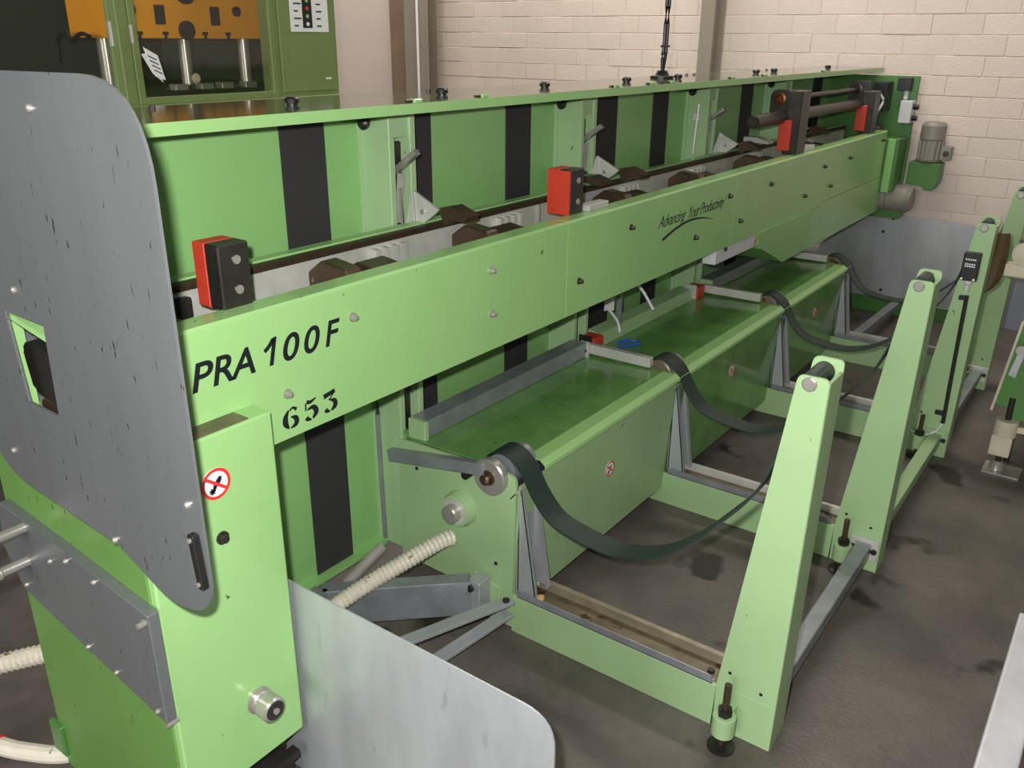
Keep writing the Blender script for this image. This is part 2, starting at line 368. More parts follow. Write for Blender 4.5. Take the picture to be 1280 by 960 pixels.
obj('latch_plate', box(bmn(), 3.868, 3.879, 1.75, 1.785, 1.35, 1.385, .002), PLASTW, ro)
# ---- beam
BX0, BX1 = 0.75, 5.72
prof = [(1.364, .91), (1.66, .91), (1.66, 1.216), (1.628, 1.216), (1.628, 1.08), (1.432, 1.08), (1.432, 1.186), (1.416, 1.186), (1.416, 1.193), (1.364, 1.193)]
beam = obj('guide_beam', prism(bmn(), prof, 'x', BX0, BX1), GREEN, F)
obj('zinc_liner', box(bmn(), BX0, 5.7, 1.608, 1.628, 1.075, 1.195), ZINCW, beam)
obj('toothed_rail', box(bmn(), BX0, 5.7, 1.604, 1.632, 1.195, 1.211), RACK, beam)
t = bmn()
for k in range(130): box(t, 0.9 + k * .016, 0.908 + k * .016, 1.600, 1.604, 1.196, 1.204)
obj('rail_teeth', t, RACK, beam, kind='stuff')
panels = [(0.75, 2.146), (2.150, 3.408), (3.412, 4.578), (4.582, 5.72)]
pan = []
for i, (a, b) in enumerate(panels):
    q = bmn(); z0 = .905 if i < 3 else .925
    prism(q, [(1.358, z0), (1.364, z0), (1.364, 1.193), (1.418, 1.193), (1.418, 1.199), (1.364, 1.199), (1.358, 1.193)], 'x', a, b)
    pan.append(obj('beam_panel', q, GREEN, F))
for (sx, sz, i) in ((1.271, 1.124, 0), (1.074, 1.006, 0), (1.774, 1.128, 0), (1.777, 1.008, 0), (2.536, 1.121, 1), (2.22, 1.005, 1), (3.052, .999, 1), (3.348, 1.117, 1), (3.488, .996, 2), (3.809, 1.109, 2), (4.298, .993, 2), (4.555, 1.108, 2), (4.697, .994, 3), (4.991, 1.109, 3), (5.633, 1.15, 3)):
    obj('cap_nut', lathe(bmn(), (sx, 1.358, sz), (0, -1, 0), [(0, .011), (.002, .011), (.003, .0085), (.009, .0085), (.014, .006), (.016, .002)], 12), STEEL if i == 0 else DSTEEL, pan[i], smooth=True)
# lettering
for ch, lx, sx in (('P', .852, 1.1), ('R', .898, 1.05), ('A', .945, 1.05), ('0', 1.066, 1.12), ('0', 1.122, 1.12), ('F', 1.183, 1.0)):
    text_y('model_letter', ch, lx, 1.3575, 1.0775, .0795, .24, sx, INK, pan[0], off=.0011)
b = bmn(); stroke(b, [(1.027, 1.112, .009), (1.038, 1.119, .009), (1.051, 1.133, .009)], 1.3576); prism(b, [(1.0365, 1.0785), (1.046, 1.0785), (1.0605, 1.136), (1.051, 1.136)], 'y', 1.3568, 1.3578); obj('model_letter', b, INK, pan[0])
b = bmn(); y_ = 1.3583
def S6(x, z, h): # stencil six
    w = h * .78
    stroke(b, [(x + w * .95, z + h * .82, .009), (x + w * .7, z + h * .97, .005), (x + w * .42, z + h * .88, .004)], y_)
    stroke(b, [(x + w * .36, z + h * .92, .004), (x + w * .1, z + h * .6, .013), (x + w * .08, z + h * .3, .014), (x + w * .3, z + h * .02, .004)], y_)
    stroke(b, [(x + w * .42, z, .003), (x + w * .85, z + h * .15, .012), (x + w * .85, z + h * .42, .012), (x + w * .5, z + h * .56, .003)], y_)
def S5(x, z, h):
    w = h * .78
    stroke(b, [(x + w * .2, z + h * .96, .009), (x + w * .5, z + h * .9, .008), (x + w * .95, z + h * 1.02, .003)], y_)
    stroke(b, [(x + w * .13, z + h * .92, .004), (x + w * .1, z + h * .54, .004)], y_)
    stroke(b, [(x + w * .2, z + h * .56, .003), (x + w * .7, z + h * .6, .011), (x + w * .9, z + h * .32, .014), (x + w * .6, z + h * .04, .005)], y_)
    stroke(b, [(x + w * .48, z + h * .01, .004), (x + w * .2, z + h * .1, .010), (x + w * .1, z + h * .2, .011)], y_)
def S3(x, z, h):
    w = h * .78
    stroke(b, [(x + w * .02, z + h * .84, .012), (x + w * .95, z + h * .97, .010)], y_, n=3)
    stroke(b, [(x + w * .92, z + h * .93, .003), (x + w * .42, z + h * .58, .004)], y_)
    stroke(b, [(x + w * .5, z + h * .6, .003), (x + w * .88, z + h * .45, .012), (x + w * .88, z + h * .2, .013), (x + w * .55, z + h * .02, .004)], y_)
    stroke(b, [(x + w * .44, z + h * .01, .004), (x + w * .2, z + h * .08, .010), (x + w * .1, z + h * .18, .011)], y_)
S6(1.060, .926, .046); S5(1.115, .926, .046); S3(1.170, .927, .046)
obj('stencil_number', b, INK, pan[0])
text_y('slogan_lettering', 'Advancing', 2.735, 1.3577, 1.083, .062, .5, 0.90, INK, pan[1], space=.9, off=-.0004)
text_y('slogan_lettering', 'Your', 2.965, 1.3577, 1.083, .062, .5, 0.86, INK, pan[1], space=.9, off=-.0004)
text_y('slogan_lettering', 'Productivity', 3.075, 1.3577, 1.083, .062, .5, 0.84, INK, pan[1], space=.88, off=-.0004)
b = bmn(); stroke(b, [(2.775, 1.037, .011), (2.88, 1.062, .010), (2.99, 1.074, .009), (3.10, 1.067, .006), (3.205, 1.048, .002)], 1.358); obj('slogan_swoosh', b, INK, pan[1])
# lower guards below the beam
obj('lower_guard', prism(bmn(), [(3.70, .905), (3.773, .825), (4.08, .707), (4.42, .709), (4.42, .905)], 'y', 1.352, 1.60), GREENP, F)
q = bmn(); box(q, 4.424, 4.581, 1.358, 1.60, .708, .903); box(q, 4.581, 5.78, 1.358, 1.60, .708, .922); obj('lower_guard', q, GREEN, F)
d = obj('cable_duct', box(bmn(), 3.28, 3.95, 1.362, 1.42, .845, .903, .003), PLASTW, F, label='white cable duct under the beam')
for xs in (3.36, 3.93): obj('duct_clip', box(bmn(), xs, xs + .02, 1.356, 1.362, .89, .905), BLACK, d)
sticker(F, 3.70, 1.3615, .873, .02)
# ---- clamps on the beam
def clamp(x, w, h, tall):
    q = obj('clamp_block', box(bmn(), x, x + w, 1.408, 1.452, 1.198, 1.198 + h, .003), DSTEEL, F, label='black steel clamp block with red side')
    if not tall:
        obj('red_pad', prism(bmn(), [(1.452, 1.196), (1.49, 1.196), (1.49, 1.198 + h), (1.452, 1.198 + h)], 'x', x, x + w, .002), RED, q)
        for dz in (.28, .75): obj('clamp_screw', cyl(bmn(), (x + w * .55, 1.408, 1.198 + h * dz), (x + w * .55, 1.405, 1.198 + h * dz), .009, 14), STEEL, q)
    return q
clamp(.982, .072, .128, 0); 
c2 = clamp(2.235, .075, .135, 0)
obj('stop_pad', box(bmn(), 2.32, 2.44, 1.392, 1.43, 1.199, 1.219, .002), ZINCW, F)
obj('stop_pad', box(bmn(), 4.33, 4.45, 1.388, 1.43, 1.199, 1.222, .002), ZINCW, F)
obj('red_face', box(bmn(), 2.231, 2.235, 1.41, 1.49, 1.198, 1.33), RED, c2)
for x, h in ((4.17, .285), (5.42, .235)):
    q = obj('rod_bracket', box(bmn(), x, x + .12, 1.385, 1.455, 1.198, 1.198 + h, .003), DSTEEL, F)
    obj('red_pad', box(bmn(), x - .02, x, 1.415, 1.475, 1.215, 1.355, .003), RED, q)
    obj('bracket_ear', prism(bmn(), rpoly([(1.43, 1.36), (1.54, 1.36, .04), (1.54, 1.486, .04), (1.43, 1.486)]), 'x', x + .01, x + .06), DSTEEL, q)
    obj('bush', lathe(bmn(), (x + .01, 1.49, 1.445), (-1, 0, 0), [(0, .027), (.012, .027), (.014, .018), (.010, .014)], 20), BRONZE if x < 5 else DSTEEL, q, smooth=True)
obj('feed_rod', lathe(bmn(), (3.80, 1.47, 1.366), (1, 0, -.002), [(0, .024), (.006, .029), (1.95, .029)], 20), DSTEEL, F, label='thick round steel rod through black brackets', smooth=True)
obj('thin_rod', cyl(bmn(), (4.20, 1.49, 1.445), (5.6, 1.49, 1.438), .013, 14), DSTEEL, F, smooth=True)
# roller blocks inside the channel
for x in (1.36, 1.90, 2.68, 3.28, 3.95, 4.7):
    q = obj('channel_roller', prism(bmn(), [(1.44, 1.09), (1.60, 1.09), (1.60, 1.17), (1.55, 1.205), (1.47, 1.195), (1.44, 1.16)], 'x', x, x + .05, .004), BROWN, F)
    obj('roller_cheek', prism(bmn(), [(1.45, 1.09), (1.58, 1.09), (1.58, 1.15), (1.52, 1.19), (1.45, 1.18)], 'x', x + .085, x + .18, .004), BROWN, q)
    for k in range(4): obj('zinc_tooth', box(bmn(), x + .22 + k * .035, x + .235 + k * .035, 1.585, 1.607, 1.10, 1.185), ZINCW, q)
for x in (1.10, 2.35, 3.6): obj('liner_joint', box(bmn(), x, x + .006, 1.598, 1.608, 1.09, 1.194), STEEL, beam)
obj('guide_pad', box(bmn(), 1.00, 1.03, 1.585, 1.607, 1.14, 1.185, .004), DSTEEL, beam)
# ---- end cabinet
cab = obj('end_cabinet', box(bmn(), .69, .985, 1.30, 1.835, .215, 1.012, .004), GREEN, F)
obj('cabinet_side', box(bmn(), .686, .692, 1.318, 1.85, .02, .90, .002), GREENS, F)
obj('cabinet_recess', box(bmn(), .80, .935, 1.306, 1.352, 1.0125, 1.0145), RUSTY, cab)
q = bmn(); 
for k in range(4): box(q, .70, .975, 1.31 + k * .05, 1.335 + k * .05, .13, .15)
obj('base_grille', q, DSTEEL, F)
obj('base_frame', box(bmn(), .72, .97, 1.33, 1.80, .02, .13), DSTEEL, F)
obj('side_foot', box(bmn(), .675, .69, 1.82, 1.875, .06, .15, .003), GREEND, F)
# round plugs
kn = obj('cabinet_plug', lathe(bmn(), (.875, 1.30, .375), (0, -1, 0), [(0, .030), (.006, .030), (.007, .024), (.012, .025), (.016, .022), (.020, .025), (.024, .028), (.052, .028), (.056, .024)], 28), STEEL, F, smooth=True)
obj('plug_face', cyl(bmn(), (.875, 1.2445, .375), (.875, 1.2425, .375), .022, 20), DSTEEL, kn); obj('plug_pin', cyl(bmn(), (.875, 1.2425, .375), (.875, 1.238, .375), .007, 12), STEEL, kn)
lk = obj('cabinet_lock', lathe(bmn(), (.841, 1.30, .795), (0, -1, 0), [(0, .014), (.003, .014), (.004, .009), (.012, .008)], 18), DSTEEL, F, smooth=True)
sticker(F, .842, 1.2995, .913, .032)
# grey cover on the end face
cov = obj('grey_cover', prism(bmn(), [(1.292, .470), (1.294, .718), (1.60, .752), (1.83, .772), (1.86, .66), (1.80, .566)], 'x', .664, .687, .002), STEELG, F, label='dark grey sheet cover on the end cabinet')
for y, z in ((1.31, .70), (1.47, .72), (1.57, .728), (1.64, .70), (1.315, .49), (1.45, .515), (1.55, .53), (1.78, .585)):
    obj('cover_screw', lathe(bmn(), (.664, y, z), (-1, 0, 0), [(0, .0055), (.004, .005), (.006, .002)], 10), STEEL, cov, smooth=True)
obj('corner_bolt', cyl(bmn(), (.664, 1.305, .700), (.648, 1.305, .700), .006, 10), STEEL, cov, smooth=True)
obj('corner_bolt', cyl(bmn(), (.69, 1.296, .462), (.665, 1.296, .462), .005, 10), STEEL, cov, smooth=True)
for y, z in ((1.728, .748), (1.747, .659)):
    obj('locating_pin', lathe(bmn(), (.664, y, z), (-1, 0, 0), [(0, .011), (.055, .011), (.058, .015), (.13, .015), (.134, .012)], 16), STEEL, F, smooth=True)
# ---- big rounded shield plate with its window
oy = [(1.046, .84, .07), (1.045, 1.652, .14), (1.74, 1.646, .10), (1.74, .91, .12), (1.60, .893), (1.311, .874), (1.17, .815, .05)]
outer = rpoly([(p[0], p[1], p[2] if len(p) > 2 else 0) for p in oy], 9)
def plate_with_hole(name, outer, hole, x0, x1, mt, parent, **k):
    b = bmn(); N_ = len(outer)
    for x, flip in ((x0, 0), (x1, 1)):
        A = [b.verts.new((x, p[0], p[1])) for p in outer]; H = [b.verts.new((x, p[0], p[1])) for p in hole]
        ea = [b.edges.new((A[i], A[(i + 1) % N_])) for i in range(N_)]; eh = [b.edges.new((H[i], H[(i + 1) % len(H)])) for i in range(len(H))]
        bmesh.ops.triangle_fill(b, use_beauty=True, edges=ea + eh)
        if not flip: A0, H0 = A, H
    for a, c in ((A0, A), (H0, H)):
        for i in range(len(a)): b.faces.new((a[i], a[(i + 1) % len(a)], c[(i + 1) % len(a)], c[i]))
    bmesh.ops.recalc_face_normals(b, faces=b.faces[:])
    return obj(name, b, mt, parent, **k)
sh = plate_with_hole('shield_plate', outer, [(1.425, 1.252), (1.555, 1.253), (1.537, 1.087), (1.434, 1.084)], .645, .650, STEELG, F, label='large grey steel shield plate with a bar opening')
for y, z in ((1.317, .882), (1.64, .96), (1.33, 1.60), (1.075, 1.035), (1.50, 1.30)): obj('shield_bolt', lathe(bmn(), (.645, y, z), (-1, 0, 0), [(0, .006), (.004, .006), (.006, .003)], 10), STEEL, sh, smooth=True)
hd = obj('handle_strip', prism(bmn(), [(1.062, .895), (1.048, .895), (1.056, .99), (1.072, .99)], 'x', .632, .645, .002), BLACK, sh, label='black handle strip')
for y, z in ((1.056, .905), (1.063, .982)): obj('handle_screw', cyl(bmn(), (.632, y, z), (.629, y, z), .004, 8), STEEL, hd)
obj('port_frame', box(bmn(), .672, .70, 1.625, 1.64, 1.0, 1.25), GREEN, F)
obj('port_hood', prism(bmn(), [(1.41, 1.212), (1.66, 1.252), (1.66, 1.262), (1.41, 1.222)], 'x', .652, .735), GREEN, F)
obj('port_plate', box(bmn(), .738, .742, 1.40, 1.85, .95, 1.235), ZINC, F)
obj('port_roller', prism(bmn(), rpoly([(1.44, 1.075), (1.575, 1.09, .012), (1.592, 1.185, .025), (1.44, 1.17)]), 'x', .675, .738, .004), DSTEEL, F)
obj('port_pin', cyl(bmn(), (.69, 1.45, 1.055), (.69, 1.57, 1.062), .010, 12), BROWN, F, smooth=True)
# ---- zinc plates at both ends
obj('splash_plate', prism(bmn(), rpoly([(.625, .05), (.625, .60, .07), (1.31, .60), (1.50, .60), (1.50, .05)]), 'x', 1.0, 1.004), ZINC, F, label='galvanised splash plate with rounded corner behind the end cabinet')
far = obj('splash_plate', prism(bmn(), rpoly([(.78, .095), (.78, .645, .05), (1.44, .657), (1.723, .433), (1.80, .30), (1.80, .095)]), 'x', 6.0, 6.004), ZINC, F, label='galvanised splash plate in front of the block wall')
for y, z in ((1.301, .632), (1.304, .154), (1.35, .54)): obj('plate_bolt', cyl(bmn(), (6.0, y, z), (5.992, y, z), .010, 8), DSTEEL, far)
obj('end_base_beam', box(bmn(), 5.985, 6.08, .62, 1.83, .0, .10, .003), GREEND, F)
# ---- tray
te = obj('tray_end_plate', prism(bmn(), rpoly([(1.726, .11), (1.726, .532), (1.40, .541), (1.268, .54, .03), (1.282, .02), (1.40, .02), (1.44, .10)]), 'x', 1.775, 1.785), GREENF, F)
obj('lower_step', prism(bmn(), [(1.42, .17), (1.32, .15), (1.32, .03), (1.42, .05)], 'x', 1.767, 1.775, .002), GREENF, te)
TX1 = 4.95
obj('tray_top', prism(bmn(), [(1.715, .556), (1.70, .535), (1.316, .545), (1.316, .549), (1.70, .539), (1.708, .556)], 'x', 1.786, TX1), GREENB, F)
obj('tray_nose', prism(bmn(), [(1.316, .5455), (1.27, .545), (1.252, .53), (1.25, .519), (1.254, .519), (1.256, .528), (1.272, .541), (1.316, .5415)], 'x', 1.90, TX1), GREEN, F)
ends = [(1.90, 2.775), (2.90, 3.875), (4.0, 4.865)]
for i, (a, b_) in enumerate(((1.786, 2.779), (2.783, 3.879), (3.883, TX1))):
    q = obj('tray_front_panel', prism(bmn(), [(1.262, .508), (1.285, .07), (1.289, .07), (1.266, .508)], 'x', a, b_), GREENB if i else GREENF, F)
sticker(F, 2.32, 1.2685, .343, .028); sticker(F, 3.342, 1.2665, .388, .028); sticker(F, 4.426, 1.2665, .385, .028)
obj('tray_skirt', box(bmn(), 1.79, TX1, 1.30, 1.31, .06, .53), BLACKST, F)
# back profiles along the tray
for a, b_ in ((1.815, 2.745), (3.93, 4.82)):
    q = obj('zinc_angle', prism(bmn(), [(1.635, .545), (1.635, .602), (1.70, .602), (1.70, .597), (1.64, .597), (1.64, .545)], 'x', a, b_), ZINCB, F)
    obj('angle_end_bracket', box(bmn(), b_, b_ + .012, 1.625, 1.665, .53, .603, .002), ZINCW, q); obj('angle_bolt', cyl(bmn(), (b_ - .006, 1.645, .568), (b_, 1.645, .568), .013, 12), BLACK, q)
    obj('angle_start', box(bmn(), a - .02, a, 1.63, 1.70, .53, .602, .003), GREENF, q)
obj('rear_ledge', prism(bmn(), [(1.655, .54), (1.665, .59), (1.72, .60), (1.72, .54)], 'x', 2.90, 3.74), GREENF, F)
# bearing on the end plate
bg_ = obj('bearing_housing', lathe(bmn(), (1.775, 1.470, .375), (-1, 0, 0), [(0, .058), (.02, .056), (.034, .050)], 28), GREENF, F, smooth=True)
obj('bearing_ring', lathe(bmn(), (1.741, 1.470, .375), (-1, 0, 0), [(0, .042), (.006, .042)], 28), ZINCW, bg_)
obj('bearing_shaft', lathe(bmn(), (1.735, 1.470, .375), (-1, 0, 0), [(0, .029), (.022, .029), (.026, .026)], 24), STEEL, bg_, smooth=True)
obj('stop_button', cyl(bmn(), (1.775, 1.435, .505), (1.745, 1.435, .505), .013, 14), BLACK, F, smooth=True)
for y, z in ((1.34, .225), (1.65, .45)): obj('plate_hole_plug', cyl(bmn(), (1.775, y, z), (1.773, y, z), .006, 10), BLACK, te)
# ---- four frames: rail, post, strap, pulley, arm, brackets
def post(i, x):
    p = bmn()
    t = .007; z0 = 0.02 if i else 0.0
    sec = lambda z: .6 - 0  # keeps the outline readable below
    L_ = [(.625, .0), (.625, .135), (.523, 1.034), (.455, 1.034), (.465, .0)]
    prism(p, rpoly([(.628, .0), (.622, .14), (.524, 1.03, .015), (.456, 1.03, .012), (.465, .0)], 4), 'x', x, x + t, .0015)
    prism(p, rpoly([(.628, .0), (.622, .14), (.524, 1.045, .015), (.456, 1.045, .012), (.465, .0)], 4), 'x', x + .098, x + .105, .0015)
    prism(p, [(.465, .0), (.455, 1.02), (.462, 1.02), (.472, .0)], 'x', x + .005, x + .10)
    prism(p, [(.628, .0), (.622, .14), (.548, .82), (.541, .82), (.615, .14), (.621, .0)], 'x', x + .005, x + .10)
    q = obj('support_post', p, GREENF, F)
    obj('post_pin', lathe(bmn(), (x, .497, 1.012), (-1, 0, 0), [(0, .0165), (.004, .0165), (.006, .013)], 20), STEEL, q, smooth=True)
    obj('strap_roller', cyl(bmn(), (x + .007, .497, 1.012), (x + .098, .497, 1.012), .024, 20), STRAP, q, smooth=True)
    obj('post_foot_line', box(bmn(), x - .0015, x, .468, .622, .139, .141), GREENC, q)
    for y, z in ((.59, .19), (.505, .165)): obj('post_hole', cyl(bmn(), (x - .0005, y, z), (x + .001, y, z), .005, 8), BLACK, q)
    return q
for i, x in enumerate(X):
    r = bmn(); box(r, x, x + .012, .62, 1.34 if i else 1.285, .0, .132, .002); box(r, x + .10, x + .112, .62, 1.34 if i else 1.285, .0, .132, .002); box(r, x + .012, x + .10, .62, 1.285, .108, .118)
    ro = obj('cross_rail', r, GREENF, F)
    z = bmn(); prism(z, rpoly([(.635, .132), (.635, .155, .015), (1.265, .155), (1.265, .132)], 4), 'x', x + .001, x + .005); box(z, x + .001, x + .02, .635, 1.265, .130, .134); obj('zinc_lip', z, ZINCB, ro)
    obj('zinc_back_lip', box(bmn(), x + .097, x + .1135, .62, 1.25, .119, .150, .001), RUSTW if i == 0 else ZINCW, ro)
    obj('oily_trough', box(bmn(), x + .012, x + .108, .63, 1.26, .118, .122), RUSTY, ro)
    obj('rail_bolt', cyl(bmn(), (x + .055, .66, .122), (x + .055, .66, .130), .010, 8), BLACK, ro)
    post(i, x)
    # levelling foot
    fx, fy = x - .055, .572
    ft = obj('levelling_foot', lathe(bmn(), (fx, fy, .045), (0, 0, 1), [(0, .028), (.002, .030), (.058, .030), (.060, .026)], 24), GREENF, F, smooth=True)
    obj('threaded_rod', cyl(bmn(), (fx, fy, .006), (fx, fy, .20), .009, 12), BROWN, ft, smooth=True)
    obj('lock_nut', cyl(bmn(), (fx, fy, .105), (fx, fy, .125), .019, 6), BLACK, ft)
    obj('foot_pad', lathe(bmn(), (fx, fy, 0), (0, 0, 1), [(0, .036), (.006, .036), (.012, .016)], 24), BLACK, ft, smooth=True)
    obj('foot_web', box(bmn(), fx + .02, x, fy - .012, fy + .012, .05, .10), GREENF, ft)
    # strap
    path = [(1.405, .50), (1.40, .545), (1.372, .578), (1.338, .588), (1.30, .576), (1.262, .54), (1.225, .478), (1.165, .418), (1.08, .395), (.99, .387), (.92, .397), (.83, .435), (.745, .505), (.665, .60), (.60, .69), (.56, .79), (.535, .90), (.52, .98), (.51, 1.03), (.497, 1.037), (.48, 1.032)]
    if i == 0: path = [(a, b - .004 if .2 < a < .6 else b) for a, b in path]
    C = catmull([(0, a, b) for a, b in path], 5)
    s = bmn(); w0, w1 = x + .014, x + .095; th = .005; rows = []
    for k, p in enumerate(C):
        t = (C[min(k + 1, len(C) - 1)] - C[max(k - 1, 0)]).normalized(); n = Vector((0, -t.z, t.y)) * th / 2
        rows.append([s.verts.new((xx, p.y + sg * n.y, p.z + sg * n.z)) for xx, sg in ((w0, 1), (w1, 1), (w1, -1), (w0, -1))])
    for a, b_ in zip(rows, rows[1:]):
        for k in range(4): s.faces.new((a[k], a[(k + 1) % 4], b_[(k + 1) % 4], b_[k]))
    s.faces.new(rows[0]); s.faces.new(rows[-1][::-1]); bmesh.ops.recalc_face_normals(s, faces=s.faces[:])
    obj('sling_strap', s, STRAP, F, smooth=True, label='dark green webbing strap slung to a post')
    # pulley with roller and arm
    pu = obj('strap_pulley', lathe(bmn(), (x + .005, 1.352, .522), (-1, 0, 0), [(0, .046), (.008, .046), (.009, .056), (.030, .057), (.034, .053)], 32), STEEL, F, smooth=True) if i == 0 else obj('strap_pulley', lathe(bmn(), (x + .018, 1.338, .53), (-1, 0, 0), [(0, .046), (.004, .052), (.010, .052), (.014, .046)], 28), RUSTY, F, smooth=True)
    if i == 0: obj('pulley_hub', lathe(bmn(), (x - .029, 1.352, .522), (-1, 0, 0), [(0, .024), (.004, .022), (.005, .016), (.02, .016), (.022, .012)], 24), BROWN, pu, smooth=True)
    obj('roller_drum', cyl(bmn(), (x + .016, 1.338, .53), (x + .125, 1.338, .53), .052, 28), ZINCB, pu, smooth=True)
    if i == 0: ya, za = 1.745, .478
    else: ya, za = 1.66, .572
    obj('pulley_arm', bar(bmn(), (x - .022 if i == 0 else x - .005, ya, za), (x - .022 if i == 0 else x - .005, 1.365, .545 if i == 0 else .572), .028, .038, .002), ZINCB if i == 0 else ZINCW, F)
    # folded zinc bracket in front of the tray
    z = bmn()
    for xx in (x + .012, x + .09):
        prism(z, [(1.275, .49), (1.262, .50), (1.205, .145), (1.275, .145)], 'x', xx, xx + .003)
        prism(z, [(1.262, .503), (1.2665, .503), (1.2095, .145), (1.205, .145)], 'x', xx - .018 if xx > x + .05 else xx, xx + .003 if xx > x + .05 else xx + .012)
    box(z, x + .012, x + .09, 1.268, 1.272, .145, .46)
    obj('zinc_bracket', z, ZINC, F)
    obj('bracket_cap', prism(bmn(), [(1.29, .46), (1.258, .497), (1.258, .502), (1.29, .465)], 'x', x - .005, x + .11), ZINCW, F)
# braces between posts
for i in range(3):
    x0, x1 = X[i] + .105, X[i + 1]
    q = obj('post_brace', bar(bmn(), (x0, .515, .085), (x1 - .008, .515, .085), .05, .05, .004), ZINCB if i == 0 else (GREENF if i == 1 else ZINCB), F)
    br = obj('brace_bracket', box(bmn(), x1 - .010, x1, .468, .562, .045, .125, .002), ZINCW if i != 1 else GREENF, q)
    for y in (.48, .55): obj('brace_bolt', cyl(bmn(), (x1 - .018, y, .085), (x1 - .010, y, .085), .010, 10), BLACK, q)
obj('far_brace', bar(bmn(), (4.98, 1.18, .12), (5.985, 1.18, .09), .05, .04, .003), ZINCB, F)
# braces running to the end cabinet
q = obj('cabinet_arm', bar(bmn(), (1.725, 1.40, .118), (1.42, 1.72, .118), .05, .12, .003), ZINCB, F)
obj('arm_tab', box(bmn(), 1.71, 1.767, 1.355, 1.40, .06, .178, .002), ZINC, q); obj('arm_bolt', cyl(bmn(), (1.71, 1.385, .155), (1.700, 1.385, .155), .012, 12), DSTEEL, q)
obj('cabinet_arm', bar(bmn(), (1.42, 1.72, .118), (1.004, 1.60, .118), .05, .12, .003), ZINCB, F)
q = obj('angle_brace', bar(bmn(), (1.755, 1.268, .135), (1.004, 1.55, .135), .040, .012, .002), ZINC, F)
obj('brace_bolt', cyl(bmn(), (1.735, 1.272, .141), (1.735, 1.272, .147), .011, 12), DSTEEL, q)
obj('angle_brace', bar(bmn(), (1.765, 1.285, .075), (1.004, 1.375, .075), .042, .012, .002), ZINC, F)
# ---- control box and conduit on the third post
x = X[2]
q = obj('control_box', box(bmn(), x - .035, x, .482, .545, .80, .915, .004), BLACK, F, label='small black control box on the third post')
for z_, w_ in ((.885, .028), (.866, .034), (.857, .03)):
    b = bmn()
    for k in range(5): box(b, x - .0358, x - .035, .497 + k * .008, .502 + k * .008, z_, z_ + .006)
    obj('printed_marks', b, WHITE, q)
for y in (.492, .537): obj('box_screw', cyl(bmn(), (x - .035, y, .808), (x - .038, y, .808), .005, 8), WHITE, q)
obj('cable_gland', lathe(bmn(), (x - .018, .512, .80), (0, 0, -1), [(0, .016), (.012, .016), (.02, .01), (.05, .006)], 14), PLASTW, q, smooth=True)
q = obj('post_conduit', tube(bmn(), [(x - .01, .507, .735), (x - .01, .502, .45), (x - .01, .496, .165)], .0085, 10), DSTEEL, F, smooth=True)
for z_ in (.715, .20): obj('conduit_clip', box(bmn(), x - .02, x, .498 + (z_ - .2) * .02, .535, z_, z_ + .018, .002), BLACK, q)
obj('post_cable', tube(bmn(), catmull([(x - .01, .496, .165), (x - .02, .52, .12), (x - .03, .57, .095), (x - .02, .63, .11)], 6), .005, 8), PLASTW, F, smooth=True)
# ---- drive end
ep = obj('drive_end_plate', box(bmn(), 5.95, 5.965, 1.275, 1.88, .64, 1.505, .002), GREEND, F)
obj('drive_cover', box(bmn(), 5.745, 5.95, 1.285, 1.60, .835, 1.15, .003), GREEND, F)
obj('cover_lit_strip', box(bmn(), 5.735, 5.745, 1.305, 1.35, .83, 1.15, .002), GREENP, F)  # lighter green strip that paints window light onto the cover's end face
mo = obj('drive_motor', lathe(bmn(), (6.02, 1.16, 1.005), (0, 0, 1), [(0, .07), (.01, .075), (.012, .064), (.13, .064), (.135, .072), (.215, .072), (.235, .058), (.238, .03)], 28), MOTOR, F, smooth=True)
for k in range(14):
    a = 2 * math.pi * k / 14; obj('cooling_fin', bar(bmn(), (6.02 + .068 * math.cos(a), 1.16 + .068 * math.sin(a), 1.02), (6.02 + .068 * math.cos(a), 1.16 + .068 * math.sin(a) + .0001, 1.13), .007, .012), MOTOR, mo)
jb = obj('junction_box', box(bmn(), 5.98, 6.06, 1.035, 1.09, 1.02, 1.10, .004), MOTOR, mo); obj('terminal_cap', cyl(bmn(), (5.98, 1.06, 1.06), (5.97, 1.06, 1.06), .018, 12), DSTEEL, mo)
obj('gearbox', prism(bmn(), [(1.075, .88), (1.10, .835), (1.15, .835), (1.165, .86), (1.26, .86), (1.26, 1.0), (1.075, 1.0)], 'x', 5.96, 6.09, .003), GREEND, F)
mo2 = obj('feed_motor', lathe(bmn(), (5.87, 1.40, .785), (0, -1, 0), [(0, .085), (.07, .085), (.072, .078), (.074, .085), (.185, .085), (.215, .066), (.218, .04)], 32), MOTOR, F, smooth=True)
obj('motor_bracket', box(bmn(), 5.84, 5.95, 1.24, 1.40, .66, .72, .002), GREEND, F)
cb = obj('switch_box', box(bmn(), 5.86, 5.945, 1.275, 1.345, 1.235, 1.365, .003), PLASTW, F, label='light grey switch box at the drive end')
for z_ in (1.33, 1.265): obj('switch_knob', cyl(bmn(), (5.90, 1.275, z_), (5.90, 1.245, z_), .016, 14), BLACK, cb, smooth=True)
obj('sensor_box', box(bmn(), 5.90, 5.95, 1.31, 1.39, 1.42, 1.495, .003), BLACK, F); obj('sensor_gland', cyl(bmn(), (5.925, 1.335, 1.37), (5.925, 1.335, 1.42), .014, 10), PLASTW, F)
obj('chain_guard', box(bmn(), 5.80, 5.94, 1.42, 1.50, 1.30, 1.47, .004), BLACK, F)
obj('air_line', tube(bmn(), catmull([(5.78, 1.45, 1.40), (5.79, 1.43, 1.36), (5.78, 1.45, 1.30), (5.80, 1.46, 1.27)], 5), .008, 8), WHITE, F, smooth=True)
